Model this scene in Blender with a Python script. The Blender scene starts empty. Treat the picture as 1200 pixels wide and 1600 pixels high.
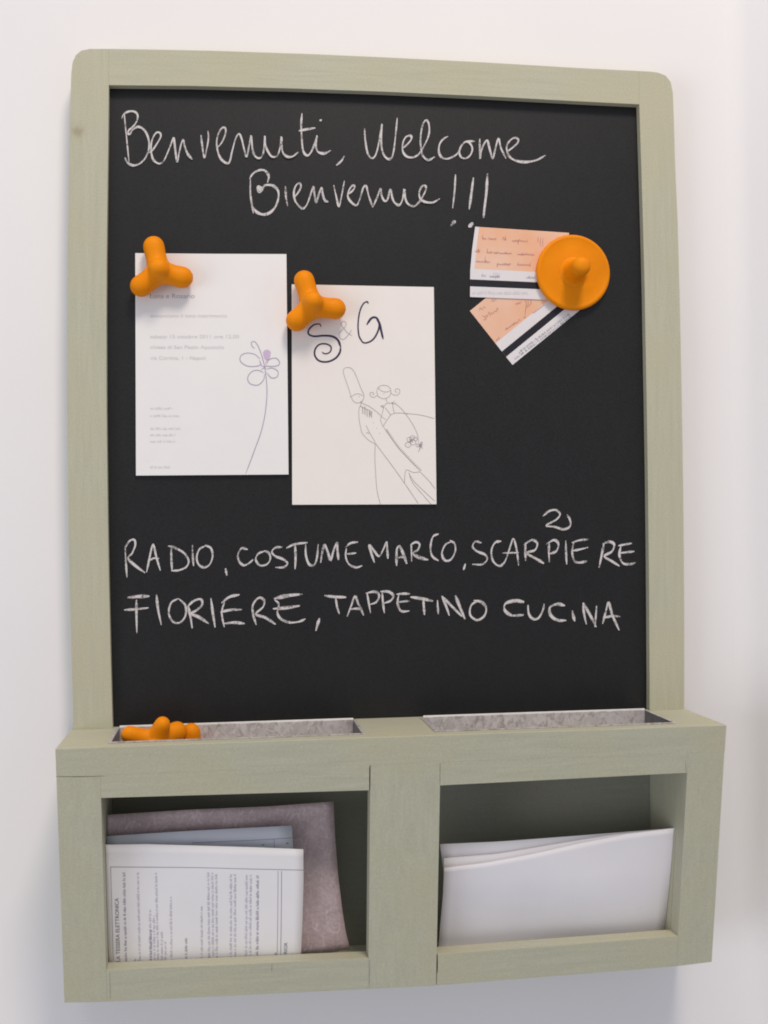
import bpy, bmesh, math, random
from mathutils import Vector, noise
from math import sin, cos, pi

S = bpy.context.scene
COL = S.collection
R_ = random.Random(7)

# ------------------------------------------------------------------ camera
CAM = Vector((.105, -.7659, -.3212))
YAW, PIT, ROL, FPX = .1302, .0177, -.012, 1793.573
_F = Vector((sin(YAW) * cos(PIT), cos(YAW) * cos(PIT), sin(PIT)))
_R = Vector((cos(YAW), -sin(YAW), 0))
_U = _R.cross(_F)
_R, _U = _R * cos(ROL) + _U * sin(ROL), -_R * sin(ROL) + _U * cos(ROL)
cd = bpy.data.cameras.new('camera')
cam = bpy.data.objects.new('camera', cd)
COL.objects.link(cam)
from mathutils import Matrix
cam.matrix_world = Matrix(((_R.x, _U.x, -_F.x, CAM.x), (_R.y, _U.y, -_F.y, CAM.y), (_R.z, _U.z, -_F.z, CAM.z), (0, 0, 0, 1)))
cd.sensor_fit = 'VERTICAL'
cd.sensor_height = 36
cd.lens = 36 * FPX / 1600
cd.clip_start = .01
cd.clip_end = 50
S.camera = cam

# ------------------------------------------------------------------ light
W = bpy.data.worlds.new("World")
S.world = W
W.use_nodes = True
bg = W.node_tree.nodes['Background']
bg.inputs[0].default_value = (.855, .875, .965, 1)
bg.inputs[1].default_value = .475
def area(name, loc, target, size, power, col):
    l = bpy.data.lights.new(name, 'AREA')
    l.shape = 'DISK'
    l.size = size
    l.energy = power
    l.color = col
    o = bpy.data.objects.new(name, l)
    o.location = loc
    o.rotation_euler = (Vector(target) - Vector(loc)).to_track_quat('-Z', 'Y').to_euler()
    COL.objects.link(o)
    return o
area('ceiling_lamp', (.49, -1.30, 1.50), (.2, 0, -.3), .50, 25.5, (1, .875, .76))
area('ceiling_bounce_fill', (.0, -1.5, 2.0), (.2, 0, -.3), 1.9, 14, (1, .95, .89))  # added soft fill standing in for ceiling bounce, not a separate lamp
area('window_light', (-2.3, -1.9, -.7), (.2, 0, -.3), 1.6, 22, (.87, .91, 1))
S.view_settings.view_transform = 'Standard'
S.view_settings.look = 'None'
S.view_settings.exposure = 0
S.view_settings.gamma = 1
S.cycles.max_bounces = 8
S.cycles.pixel_filter_type = 'BLACKMAN_HARRIS'
S.cycles.filter_width = 1.9          # a soft compact-camera lens

# ------------------------------------------------------------------ photo ray helpers (a traced point -> its place on a real surface)
def ray(u, v):
    return _R * ((u - 600) / FPX) - _U * ((v - 800) / FPX) + _F
def uy(u, v, y):
    d = ray(u, v)
    return CAM + d * ((y - CAM.y) / d.y)
def us(u, v, off=0.0):
    d = ray(u, v)
    k = -.066 - .4465 * .18 + off
    return CAM + d * ((k - CAM.y - .18 * CAM.z) / (d.y + .18 * d.z))
def slant(z):
    return -.066 + (-.4465 - z) * .18

# ------------------------------------------------------------------ object helpers
def setp(o, label=None, cat=None, group=None, kind=None):
    if label: o['label'] = label
    if cat: o['category'] = cat
    if group: o['group'] = group
    if kind: o['kind'] = kind
    return o
def empty(name, loc, label, cat, group=None):
    o = bpy.data.objects.new(name, None)
    o.location = loc
    o.empty_display_size = .02
    COL.objects.link(o)
    return setp(o, label, cat, group)
def link(name, bm, mats, parent=None, smooth=False):
    me = bpy.data.meshes.new(name)
    bm.normal_update()
    bm.to_mesh(me)
    bm.free()
    for m in (mats if isinstance(mats, (list, tuple)) else [mats]):
        me.materials.append(m)
    if smooth:
        for p in me.polygons: p.use_smooth = True
    o = bpy.data.objects.new(name, me)
    COL.objects.link(o)
    if parent is not None:
        o.parent = parent
        par_world(o, parent)
    return o
def world_loc(o):
    v = Vector((0, 0, 0))
    while o is not None:
        v += Vector(o.location)
        o = o.parent
    return v
def par_world(o, parent):
    o.location = -world_loc(parent)      # geometry is given in world coordinates

def prism(front, depth, bevel=.0006, seg=2, direction=Vector((0, 1, 0)), bm=None):
    """solid from a front polygon (counter-clockwise seen from the camera) pushed back along direction"""
    bm = bm or bmesh.new()
    f = [bm.verts.new(p) for p in front]
    b = [bm.verts.new(Vector(p) + direction * depth) for p in front]
    n = len(f)
    faces = [bm.faces.new(f), bm.faces.new(list(reversed(b)))]
    for i in range(n):
        faces.append(bm.faces.new((f[i], b[i], b[(i + 1) % n], f[(i + 1) % n])))
    bmesh.ops.recalc_face_normals(bm, faces=bm.faces)
    if bevel:
        bm.normal_update()
        es = [e for e in bm.edges if len(e.link_faces) == 2 and e.calc_face_angle() > .5]
        bmesh.ops.bevel(bm, geom=es, offset=bevel, segments=seg, affect='EDGES', profile=.6)
    return bm
def box(x0, x1, y0, y1, z0, z1, bevel=.0005):
    return prism([(x0, y0, z0), (x1, y0, z0), (x1, y0, z1), (x0, y0, z1)], y1 - y0, bevel)

def catmull(pts, step=6):
    P = [Vector(p) for p in pts]
    if len(P) < 3:
        out = []
        for i in range(len(P) - 1):
            for k in range(step): out.append(P[i].lerp(P[i + 1], k / step))
        return out + [P[-1]]
    Q = [P[0] * 2 - P[1]] + P + [P[-1] * 2 - P[-2]]
    out = []
    for i in range(1, len(Q) - 2):
        a, b, c, d = Q[i - 1], Q[i], Q[i + 1], Q[i + 2]
        for k in range(step):
            t = k / step
            out.append(.5 * ((2 * b) + (c - a) * t + (2 * a - 5 * b + 4 * c - d) * t * t + (3 * b - a - 3 * c + d) * t ** 3))
    out.append(P[-1])
    return out

class Ink:
    """flat strokes laid on a surface; surf(u, v) gives the surface point"""
    def __init__(self, surf, lift=.00008, ramp=0.0, vary=0.0, n0=0):
        self.bm = bmesh.new(); self.uv = self.bm.loops.layers.uv.new('UVMap')
        self.surf = surf; self.lift = lift; self.ramp = ramp; self.vary = vary; self.k = 0; self.cnt = n0
    def stroke(self, pts, w, step=6, taper=True, w2=None, smooth=True):
        P = catmull(pts, step) if smooth else [Vector(p) for p in pts]
        n = len(P)
        rows = []
        L = 0
        ph = self.cnt * 3.7
        self.cnt += 1
        base = self.lift + (self.cnt % 6) * self.ramp * 8
        for i, p in enumerate(P):
            a = P[max(0, i - 1)]; b = P[min(n - 1, i + 1)]
            t = (b - a)
            if t.length < 1e-6: t = Vector((1, 0))
            t.normalize()
            nn = Vector((-t.y, t.x))
            ww = w if w2 is None else w + (w2 - w) * i / max(1, n - 1)
            if self.vary:
                ww *= 1 + self.vary * noise.noise(Vector((ph, i * .16, 0))) * 1.6
                slope = abs(t.y)                      # chalk held at an angle: broad on some directions
                ww *= .72 + .5 * abs(t.x * .8 + t.y * .35)
            if taper:
                e = min(i, n - 1 - i) / 3.0
                ww *= .45 + .55 * min(1, e)
            L += 0 if i == 0 else (p - P[i - 1]).length
            l = p + nn * ww / 2; r = p - nn * ww / 2
            h = base + i * self.ramp
            vl = self.surf(l.x, l.y) - Vector((0, h, 0)); vr = self.surf(r.x, r.y) - Vector((0, h, 0))
            rows.append((self.bm.verts.new(vl), self.bm.verts.new(vr), L))
        for i in range(n - 1):
            try: f = self.bm.faces.new((rows[i][0], rows[i][1], rows[i + 1][1], rows[i + 1][0]))
            except ValueError: continue
            for lp, q in zip(f.loops, ((rows[i][2], 0), (rows[i][2], 1), (rows[i + 1][2], 1), (rows[i + 1][2], 0))):
                lp[self.uv].uv = (q[0] * .05 + ph, q[1])
    def dot(self, x, y, r):
        self.stroke([(x - r * .5, y + r * .3), (x, y), (x + r * .5, y - r * .3)], r * 1.8, 2, True)
    def done(self, name, mat, parent, label=None):
        # faces towards the viewer
        for f in self.bm.faces:
            f.normal_update()
            if f.normal.y > 0: f.normal_flip()
        o = link(name, self.bm, mat, parent)
        if label: o['label'] = label
        return o

# ------------------------------------------------------------------ materials
def mat(name):
    m = bpy.data.materials.new(name); m.use_nodes = True
    nt = m.node_tree
    b = nt.nodes['Principled BSDF']
    return m, nt, b
def N(nt, t, **kw):
    n = nt.nodes.new(t)
    for k, v in kw.items():
        if k in n.inputs: n.inputs[k].default_value = v
        else: setattr(n, k, v)
    return n
def coords(nt, scale=(1, 1, 1), rot=(0, 0, 0), src='Object'):
    tc = N(nt, 'ShaderNodeTexCoord')
    mp = N(nt, 'ShaderNodeMapping')
    mp.inputs['Scale'].default_value = scale
    mp.inputs['Rotation'].default_value = rot
    nt.links.new(tc.outputs[src], mp.inputs['Vector'])
    return mp.outputs['Vector']
def nz(nt, vec, scale, detail=3, rough=.5, dist=0):
    n = N(nt, 'ShaderNodeTexNoise'); n.inputs['Scale'].default_value = scale
    n.inputs['Detail'].default_value = detail; n.inputs['Roughness'].default_value = rough; n.inputs['Distortion'].default_value = dist
    nt.links.new(vec, n.inputs['Vector'])
    return n.outputs['Fac']
def ramp(nt, fac, stops):
    r = N(nt, 'ShaderNodeValToRGB')
    el = r.color_ramp.elements
    while len(el) < len(stops): el.new(.5)
    for e, (p, c) in zip(el, stops):
        e.position = p; e.color = (*c, 1) if len(c) == 3 else c
    nt.links.new(fac, r.inputs[0])
    return r.outputs[0]
def mixc(nt, fac, a, b, mode='MIX'):
    m = N(nt, 'ShaderNodeMix', data_type='RGBA', blend_type=mode)
    if isinstance(fac, (int, float)): m.inputs[0].default_value = fac
    else: nt.links.new(fac, m.inputs[0])
    for i, c in ((6, a), (7, b)):
        if isinstance(c, tuple): m.inputs[i].default_value = (*c, 1)
        else: nt.links.new(c, m.inputs[i])
    return m.outputs[2]
def bump(nt, b, h, strength=.2, dist=.001):
    n = N(nt, 'ShaderNodeBump'); n.inputs['Strength'].default_value = strength; n.inputs['Distance'].default_value = dist
    nt.links.new(h, n.inputs['Height']); nt.links.new(n.outputs[0], b.inputs['Normal'])

def paint_wood(name, base, along, stain=None):
    m, nt, b = mat(name)
    sc = {'x': (4, 60, 60), 'z': (60, 60, 4)}[along]
    v = coords(nt, sc)
    v1 = coords(nt)
    g = nz(nt, v, 5, 4, .6, .6)
    big = nz(nt, v1, 14, 3)
    fine = nz(nt, v1, 900, 2, .7)
    c1 = tuple(x * .93 for x in base); c2 = tuple(min(1, x * 1.06) for x in base)
    c = ramp(nt, g, [(.3, c1), (.7, c2)])
    c = mixc(nt, ramp(nt, big, [(.35, (0, 0, 0)), (.7, (1, 1, 1))]), c, (base[0] * 1.04, base[1] * .99, base[2] * .93))
    c = mixc(nt, .09, c, ramp(nt, fine, [(.3, (.1, .1, .1)), (.7, (.9, .9, .9))]), 'OVERLAY')
    # worn specks and little knots under the thin paint
    vo = N(nt, 'ShaderNodeTexVoronoi'); vo.inputs['Scale'].default_value = 11; nt.links.new(v1, vo.inputs['Vector'])
    k = ramp(nt, vo.outputs['Distance'], [(.03, (.55, .55, .55)), (.085, (0, 0, 0))])
    c = mixc(nt, mixc(nt, .65, (0, 0, 0), k), c, (.30, .24, .14))
    if stain is not None:
        d = N(nt, 'ShaderNodeVectorMath', operation='DISTANCE')
        nt.links.new(v1, d.inputs[0]); d.inputs[1].default_value = stain
        wob = N(nt, 'ShaderNodeMath', operation='MULTIPLY_ADD'); wob.inputs[1].default_value = .006
        nt.links.new(nz(nt, v1, 220, 2), wob.inputs[0]); nt.links.new(d.outputs['Value'], wob.inputs[2])
        c = mixc(nt, ramp(nt, wob.outputs[0], [(.0042, (.5, .5, .5)), (.0085, (0, 0, 0))]), c, (.26, .20, .11))
    nt.links.new(c, b.inputs['Base Color'])
    b.inputs['Roughness'].default_value = .62
    b.inputs['Specular IOR Level'].default_value = .3
    bump(nt, b, g, .25, .0006)
    return m
SAGE = (.458, .455, .345)
M_WX = paint_wood('sage_paint_along', SAGE, 'x')
M_WZ = paint_wood('sage_paint_upright', SAGE, 'z', tuple(uy(121, 205, 0)))
M_WIN = paint_wood('sage_paint_inner', (.22, .235, .18), 'z')
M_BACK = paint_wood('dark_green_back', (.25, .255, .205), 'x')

m, nt, b = mat('chalkboard_black'); M_BOARD = m
v1 = coords(nt)
f1 = nz(nt, v1, 9, 5, .6); f2 = nz(nt, v1, 700, 2, .7); f3 = nz(nt, coords(nt, (8, 1, 3)), 12, 4)
c = ramp(nt, f1, [(.3, (.0015, .0015, .0017)), (.75, (.0032, .003, .0031))])
c = mixc(nt, .12, c, ramp(nt, f2, [(.3, (0, 0, 0)), (.75, (.07, .068, .075))]), 'ADD')
c = mixc(nt, mixc(nt, .003, (0, 0, 0), ramp(nt, f3, [(.45, (0, 0, 0)), (.75, (1, 1, 1))])), c, (.5, .5, .5))
nt.links.new(c, b.inputs['Base Color'])
b.inputs['Roughness'].default_value = .43
b.inputs['Specular IOR Level'].default_value = .44
bump(nt, b, f2, .1, .0002)

m, nt, b = mat('chalk'); M_CHALK = m
tc = N(nt, 'ShaderNodeTexCoord')
v1 = coords(nt)
g1 = nz(nt, v1, 1100, 3, .7); g2 = nz(nt, v1, 260, 2, .5)
sep = N(nt, 'ShaderNodeSeparateXYZ'); nt.links.new(tc.outputs['UV'], sep.inputs[0])
def mth(nt, op, a, b_=None, clamp=False):
    n = N(nt, 'ShaderNodeMath', operation=op, use_clamp=clamp)
    for i, q in ((0, a), (1, b_)):
        if q is None: continue
        if isinstance(q, (int, float)): n.inputs[i].default_value = q
        else: nt.links.new(q, n.inputs[i])
    return n.outputs[0]
e = mth(nt, 'ABSOLUTE', mth(nt, 'SUBTRACT', sep.outputs['Y'], .5))          # 0 centre .. .5 edge
e = mth(nt, 'SUBTRACT', 1.0, mth(nt, 'MULTIPLY', e, 2.0))
e = mth(nt, 'MULTIPLY', e, 2.0, True)
a = mth(nt, 'ADD', mth(nt, 'MULTIPLY', g1, .9), mth(nt, 'MULTIPLY', g2, .9))
a = mth(nt, 'SUBTRACT', a, .56)
a = mth(nt, 'MULTIPLY', a, 2.6, True)
a = mth(nt, 'MULTIPLY', a, e, True)
b.inputs['Base Color'].default_value = (.66, .62, .61, 1)
b.inputs['Roughness'].default_value = 1
b.inputs['Specular IOR Level'].default_value = 0
nt.links.new(a, b.inputs['Alpha'])

def plain(name, col, rough=.6, spec=.3, var=.04, scale=40, fine=True):
    m, nt, b = mat(name)
    v = coords(nt)
    f = nz(nt, v, scale, 4, .6)
    c = ramp(nt, f, [(.3, tuple(max(0, x * (1 - var)) for x in col)), (.7, tuple(min(1, x * (1 + var)) for x in col))])
    nt.links.new(c, b.inputs['Base Color'])
    b.inputs['Roughness'].default_value = rough
    b.inputs['Specular IOR Level'].default_value = spec
    if fine: bump(nt, b, nz(nt, v, 900, 3), .06, .0003)
    return m
M_PAP1 = plain('card_white', (.82, .80, .785), .6, .2, .01)
M_PAP2 = plain('card_cream', (.83, .775, .73), .6, .2, .01)
M_DOC = plain('office_paper', (.83, .81, .82), .7, .2, .015)
M_SHEET = plain('blank_paper', (.78, .76, .79), .7, .2, .015)
M_GREYP = plain('grey_blue_paper', (.56, .575, .63), .7, .2, .03)
M_INKD = plain('dark_violet_ink', (.045, .035, .085), .6, .2, .1)
M_INKG = plain('grey_ink', (.30, .29, .30), .7, .1, .1)
M_INKH = plain('heading_ink', (.44, .43, .47), .7, .1, .03)
M_INKP = plain('pale_ink', (.62, .60, .61), .7, .1, .03)
M_INKV = plain('violet_ink', (.36, .28, .42), .7, .1, .05)
M_INKL = plain('lilac_fill', (.58, .46, .62), .7, .1, .05)
M_INKDOC = plain('document_print', (.26, .25, .31), .7, .1, .1)
M_INKDOCP = plain('document_print_pale', (.46, .45, .53), .7, .1, .1)
M_INKR = plain('red_pen', (.42, .16, .17), .7, .1, .1)
M_INKB = plain('blue_grey_pen', (.30, .27, .36), .7, .1, .1)
M_TWHITE = plain('ticket_white', (.74, .70, .71), .5, .3, .03)
M_TBLACK = plain('ticket_magnetic_stripe', (.012, .011, .018), .42, .4, .1)
M_TGREY = plain('ticket_print', (.36, .35, .37), .6, .2, .15)
m, nt, b = mat('ticket_peach'); M_PEACH = m
v = coords(nt); f = nz(nt, v, 30, 3)
nt.links.new(ramp(nt, f, [(.35, (.80, .43, .26)), (.65, (.80, .52, .38))]), b.inputs['Base Color'])
b.inputs['Roughness'].default_value = .5

m, nt, b = mat('orange_plastic'); M_OR = m
v = coords(nt); f = nz(nt, v, 60, 3)
nt.links.new(ramp(nt, f, [(.3, (.79, .240, .003)), (.7, (.83, .265, .005))]), b.inputs['Base Color'])
b.inputs['Roughness'].default_value = .5
b.inputs['Specular IOR Level'].default_value = .10
b.inputs['Subsurface Weight'].default_value = .0
b.inputs['Subsurface Radius'].default_value = (1, .4, .1)
b.inputs['Subsurface Scale'].default_value = .004
bump(nt, b, nz(nt, v, 500, 2), .05, .0003)

m, nt, b = mat('galvanised_steel'); M_GALV = m
v = coords(nt)
vo = N(nt, 'ShaderNodeTexVoronoi'); vo.inputs['Scale'].default_value = 300; nt.links.new(v, vo.inputs['Vector'])
f = nz(nt, coords(nt, (1, 1, .6)), 190, 5, .7, 1.0)
c = ramp(nt, vo.outputs['Color'], [(.1, (.58, .55, .54)), (.9, (.74, .71, .70))])
c = mixc(nt, ramp(nt, f, [(.36, (.8, .8, .8)), (.50, (0, 0, 0))]), c, (.34, .29, .27))
nt.links.new(c, b.inputs['Base Color'])
b.inputs['Metallic'].default_value = .35
nt.links.new(ramp(nt, f, [(.35, (.55, .55, .55)), (.65, (.32, .32, .32))]), b.inputs['Roughness'])

M_GALVD = plain('zinc_end_reflection_tint', (.13, .13, .14), .5, .4, .2, 200)  # same zinc darkened: dim reflection on the tray's end walls put into the colour
M_GALVB = plain('bright_zinc_bead', (.80, .78, .76), .35, .5, .08, 200)
M_GALVB.node_tree.nodes['Principled BSDF'].inputs['Metallic'].default_value = .3
m, nt, b = mat('pink_fibre_paper'); M_PINK = m
v = coords(nt)
f = nz(nt, v, 55, 5, .65, .5)
wv = N(nt, 'ShaderNodeTexWave'); wv.inputs['Scale'].default_value = 26; wv.inputs['Distortion'].default_value = 22
wv.inputs['Detail'].default_value = 3; wv.inputs['Detail Scale'].default_value = 2.6; nt.links.new(coords(nt, (1, 1, .5), (0, .5, 0)), wv.inputs['Vector'])
c = ramp(nt, f, [(.3, (.36, .275, .28)), (.7, (.49, .385, .385))])
c = mixc(nt, mixc(nt, .35, (0, 0, 0), ramp(nt, wv.outputs['Fac'], [(.96, (0, 0, 0)), (.995, (1, 1, 1))])), c, (.66, .56, .58))
c = mixc(nt, .2, c, ramp(nt, nz(nt, v, 600, 3, .7), [(.3, (.1, .1, .1)), (.7, (.9, .9, .9))]), 'OVERLAY')
nt.links.new(c, b.inputs['Base Color'])
b.inputs['Roughness'].default_value = .45
b.inputs['Sheen Weight'].default_value = .2
bump(nt, b, f, .4, .001)

m, nt, b = mat('white_wall_paint'); M_WALL = m
v = coords(nt)
f = nz(nt, v, 6, 4); g = nz(nt, v, 260, 4, .65)
nt.links.new(ramp(nt, f, [(.3, (.795, .775, .775)), (.7, (.82, .80, .795))]), b.inputs['Base Color'])
b.inputs['Roughness'].default_value = .75
b.inputs['Specular IOR Level'].default_value = .2
bump(nt, b, g, .08, .0008)

# ------------------------------------------------------------------ setting
WY = .0202
bm = bmesh.new()
vs = [bm.verts.new(p) for p in ((-2.2, WY, -1.3), (.460, WY, -1.3), (.460, WY, 1.4), (-2.2, WY, 1.4))]
bm.faces.new(vs)
setp(link('wall', bm, M_WALL), 'plain white painted wall behind the message board', kind='structure')
bm = bmesh.new()                                        # the adjoining wall that comes forward at the right
pts2 = [(.4600, WY)] + [(.4600 + .022 * sin(a_ * pi / 180), WY - .022 * (1 - cos(a_ * pi / 180))) for a_ in (8, 16, 24, 32, 40, 48)] + [(.520, -.0360), (.530, -.0440), (.545, -.0480), (1.8, -.0500)]
row = [(bm.verts.new((x, y, -1.3)), bm.verts.new((x, y, 1.4))) for x, y in pts2]
for a_, b_ in zip(row, row[1:]): bm.faces.new((a_[0], b_[0], b_[1], a_[1]))
setp(link('wall_pier', bm, M_WALL, None, True), 'white wall pier standing forward at the right edge', kind='structure')

# ------------------------------------------------------------------ message board
H = .4465
board = empty('message_board', (.2075, .0, -.6075), 'wooden sage green wall organiser with a chalkboard and two open pockets', 'message board')

def F0(pts, y=0.0): return [uy(u, v, y) for u, v in pts]
left_out = [(140, 76.3), (127, 79), (118.5, 86), (113.5, 97), (111.3, 115), (110, 160), (108, 260), (106.5, 360), (105.3, 460), (105, 540), (105, 640), (106.2, 740), (107.3, 840), (109, 920), (112, 1030), (114.6, 1137.8)]
left_in = [(170, 133), (169.4, 200), (168, 300), (166.8, 400), (166.2, 500), (166.5, 640), (168.3, 800), (170, 900), (173, 1030), (176, 1136.5)]
right_in = [(999, 163), (1002, 260), (1005, 360), (1007.5, 460), (1009.2, 560), (1011, 660), (1012.5, 760), (1013.6, 860), (1014.5, 960), (1015, 1060), (1015, 1111)]
right_out = [(1013, 111.6), (1028, 113.3), (1040, 118), (1048, 128), (1051.5, 146), (1053, 190), (1055, 260), (1059, 350), (1062, 460), (1064, 560), (1066, 660), (1067.5, 760), (1068.5, 860), (1069, 960), (1069.2, 1060), (1069.2, 1109.3)]
top_out = [(999, 110.9), (900, 106), (750, 97), (600, 89.5), (480, 84.2), (330, 79.2), (240, 77.4), (170, 76.3)]
top_in = [(170, 133), (300, 134.2), (450, 138), (600, 143.2), (750, 150), (900, 158), (999, 163)]

def snapz(P, z, k):            # the last point of a stile sits on the ledge
    P[k].z = z
    return P
o_ = F0(left_out); i_ = F0(left_in)
o_[-1].z = -H; i_[-1].z = -H
pl = [uy(170, 76.3, 0)] + o_ + list(reversed(i_))
link('frame_stile', prism(pl, .020, .00014), M_WZ, board)
o_ = F0(right_out); i_ = F0(right_in)
o_[-1].z = -H; i_[-1].z = -H
pl = i_ + list(reversed(o_)) + [uy(999, 110.9, 0)]
link('frame_stile', prism(pl, .020, .00014), M_WZ, board)
pl = F0(top_in) + F0(top_out)
for p in pl:                                             # hairline joint
    if abs(p.x - uy(170, 133, 0).x) < .0006: p.x += .00003
    if abs(p.x - uy(999, 163, 0).x) < .0008: p.x -= .00003
link('frame_rail', prism(pl, .020, .00008), M_WX, board)

# the chalkboard, set 6 mm back between the frame members
li = F0(left_in); ri = F0(right_in); ti = F0(top_in)
li[-1].z = -H; ri[-1].z = -H
pl = [Vector((p.x, .006, p.z)) for p in li] + [Vector((p.x, .006, p.z)) for p in reversed(ri)] + [Vector((p.x, .006, p.z)) for p in reversed(ti[1:-1])]
chalkboard = link('chalkboard', prism(pl, .006, 0), M_BOARD, board)
chalkboard['label'] = 'black chalkboard panel covered in chalk handwriting'

# pocket box
bx0, bx1 = -.0008, .4152
z_led = -.464
zb = -.6075
def cells(xs, ys, holes, z0, z1, front_slant=True):
    bm = bmesh.new()
    T = {}; B = {}
    for i, x in enumerate(xs):
        for j, y in enumerate(ys):
            T[i, j] = bm.verts.new((x, y, z1))
            B[i, j] = bm.verts.new((x, y + ((z1 - z0) * .18 if (j == 0 and front_slant) else 0), z0))
    fill = {(i, j) for i in range(len(xs) - 1) for j in range(len(ys) - 1) if (i, j) not in holes}
    for (i, j) in fill:
        bm.faces.new((T[i, j], T[i + 1, j], T[i + 1, j + 1], T[i, j + 1]))
        bm.faces.new((B[i, j + 1], B[i + 1, j + 1], B[i + 1, j], B[i, j]))
        for (di, dj, a, c) in ((-1, 0, (i, j + 1), (i, j)), (1, 0, (i + 1, j), (i + 1, j + 1)), (0, -1, (i, j), (i + 1, j)), (0, 1, (i + 1, j + 1), (i, j + 1))):
            if (i + di, j + dj) not in fill:
                bm.faces.new((T[a], B[a], B[c], T[c]))
    bmesh.ops.recalc_face_normals(bm, faces=bm.faces)
    bm.normal_update()
    es = [e for e in bm.edges if len(e.link_faces) == 2 and e.calc_face_angle() > .5]
    es = [e for e in es if min(v.co.z for v in e.verts) > z1 - .001]
    bmesh.ops.bevel(bm, geom=es, offset=.0006, segments=2, affect='EDGES', profile=.6)
    return bm
LX0, LX1, RX0, RX1, TY0, TY1 = .0297, .1832, .2293, .3848, -.0548, -.0026
ledge = link('ledge', cells([bx0, LX0, LX1, RX0, RX1, bx1], [-.066, TY0, TY1, .0058], {(1, 1), (3, 1)}, z_led, -H), M_WX, board)
ledge['label'] = 'flat ledge board with two long sunken openings'

def slab(x0, x1, z0, z1, name, m, t=.013, bev=.00016, zs=None):
    """board in the sloping pocket front; zs = (z0 at x0, z0 at x1, z1 at x0, z1 at x1)"""
    a0, a1, c0, c1 = zs or (z0, z0, z1, z1)
    P = [Vector((x0, slant(a0), a0)), Vector((x1, slant(a1), a1)), Vector((x1, slant(c1), c1)), Vector((x0, slant(c0), c0))]
    return link(name, prism(P, t, bev), m, board)
g = .00002
slab(bx0, .0247, 0, 0, 'pocket_stile', M_WZ, zs=(-.6072, -.6083, z_led - g, z_led - g))
slab(.1868, .2305, 0, 0, 'pocket_stile', M_WZ, zs=(-.6109, -.6115, z_led - g, z_led - g))
slab(.3908, bx1 - .0002, 0, 0, 'pocket_stile', M_WZ, zs=(-.6088, -.6073, z_led - g, z_led - g))
slab(.0247 + g, .1868 - .0003, 0, 0, 'pocket_rail', M_WX, zs=(-.4780, -.4801, z_led - g, z_led - g))
slab(.2305 + g, .3908 - g, 0, 0, 'pocket_rail', M_WX, zs=(-.4789, -.4772, z_led - g, z_led - g))
slab(.0247 + g, .1868 - g, 0, 0, 'pocket_rail', M_WX, zs=(-.6083, -.6109, -.5876, -.5903))
slab(.2305 + .0004, .3908 - g, 0, 0, 'pocket_rail', M_WX, zs=(-.6115, -.6088, -.5904, -.5878))
# sides, bottom, back of the box
def side(xa, xb):
    bm = bmesh.new()
    y0t = slant(z_led) + .0132; y0b = slant(zb) + .0132
    pr = [(y0t, z_led - g), (y0b, zb), (.0198, zb), (.0198, z_led - g)]
    A = [bm.verts.new((xa, y, z)) for y, z in pr]; B = [bm.verts.new((xb, y, z)) for y, z in pr]
    bm.faces.new(A); bm.faces.new(list(reversed(B)))
    for i in range(4): bm.faces.new((A[i], B[i], B[(i + 1) % 4], A[(i + 1) % 4]))
    bmesh.ops.recalc_face_normals(bm, faces=bm.faces)
    return bm
link('side_panel', side(bx0 + .0004, .0243), M_WZ, board)
link('side_panel', side(.3905, bx1 - .0002), M_WZ, board)
link('bottom_panel', box(.0245, .3903, slant(zb) + .0134, .0196, zb, -.598, .0003), M_WX, board)
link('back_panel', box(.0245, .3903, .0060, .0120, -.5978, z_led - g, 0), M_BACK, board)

# hairline cracks where the painted joints have opened
M_CRACK = plain('open_joint', (.035, .033, .024), .9, .1, .1)
for px_, w_ in (([(577.3, 1198), (577.6, 1216), (577.2, 1235)], 1.5), ([(683.4, 1491), (683.2, 1505), (683.4, 1520)], 1.7), ([(425, 1506), (424.6, 1518)], .7), ([(687.3, 1193), (687.2, 1227)], .55), ([(1071, 1188), (1072, 1207)], .5), ([(87, 1213.3), (125, 1213.6), (164, 1212.6)], .75), ([(171.5, 1519), (172.5, 1561)], .5), ([(577.5, 1500), (577, 1543)], .6)):
    ik = Ink(us, .00006); ik.stroke(px_, w_, 3)
    ik.done('crack', M_CRACK, board)

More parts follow.
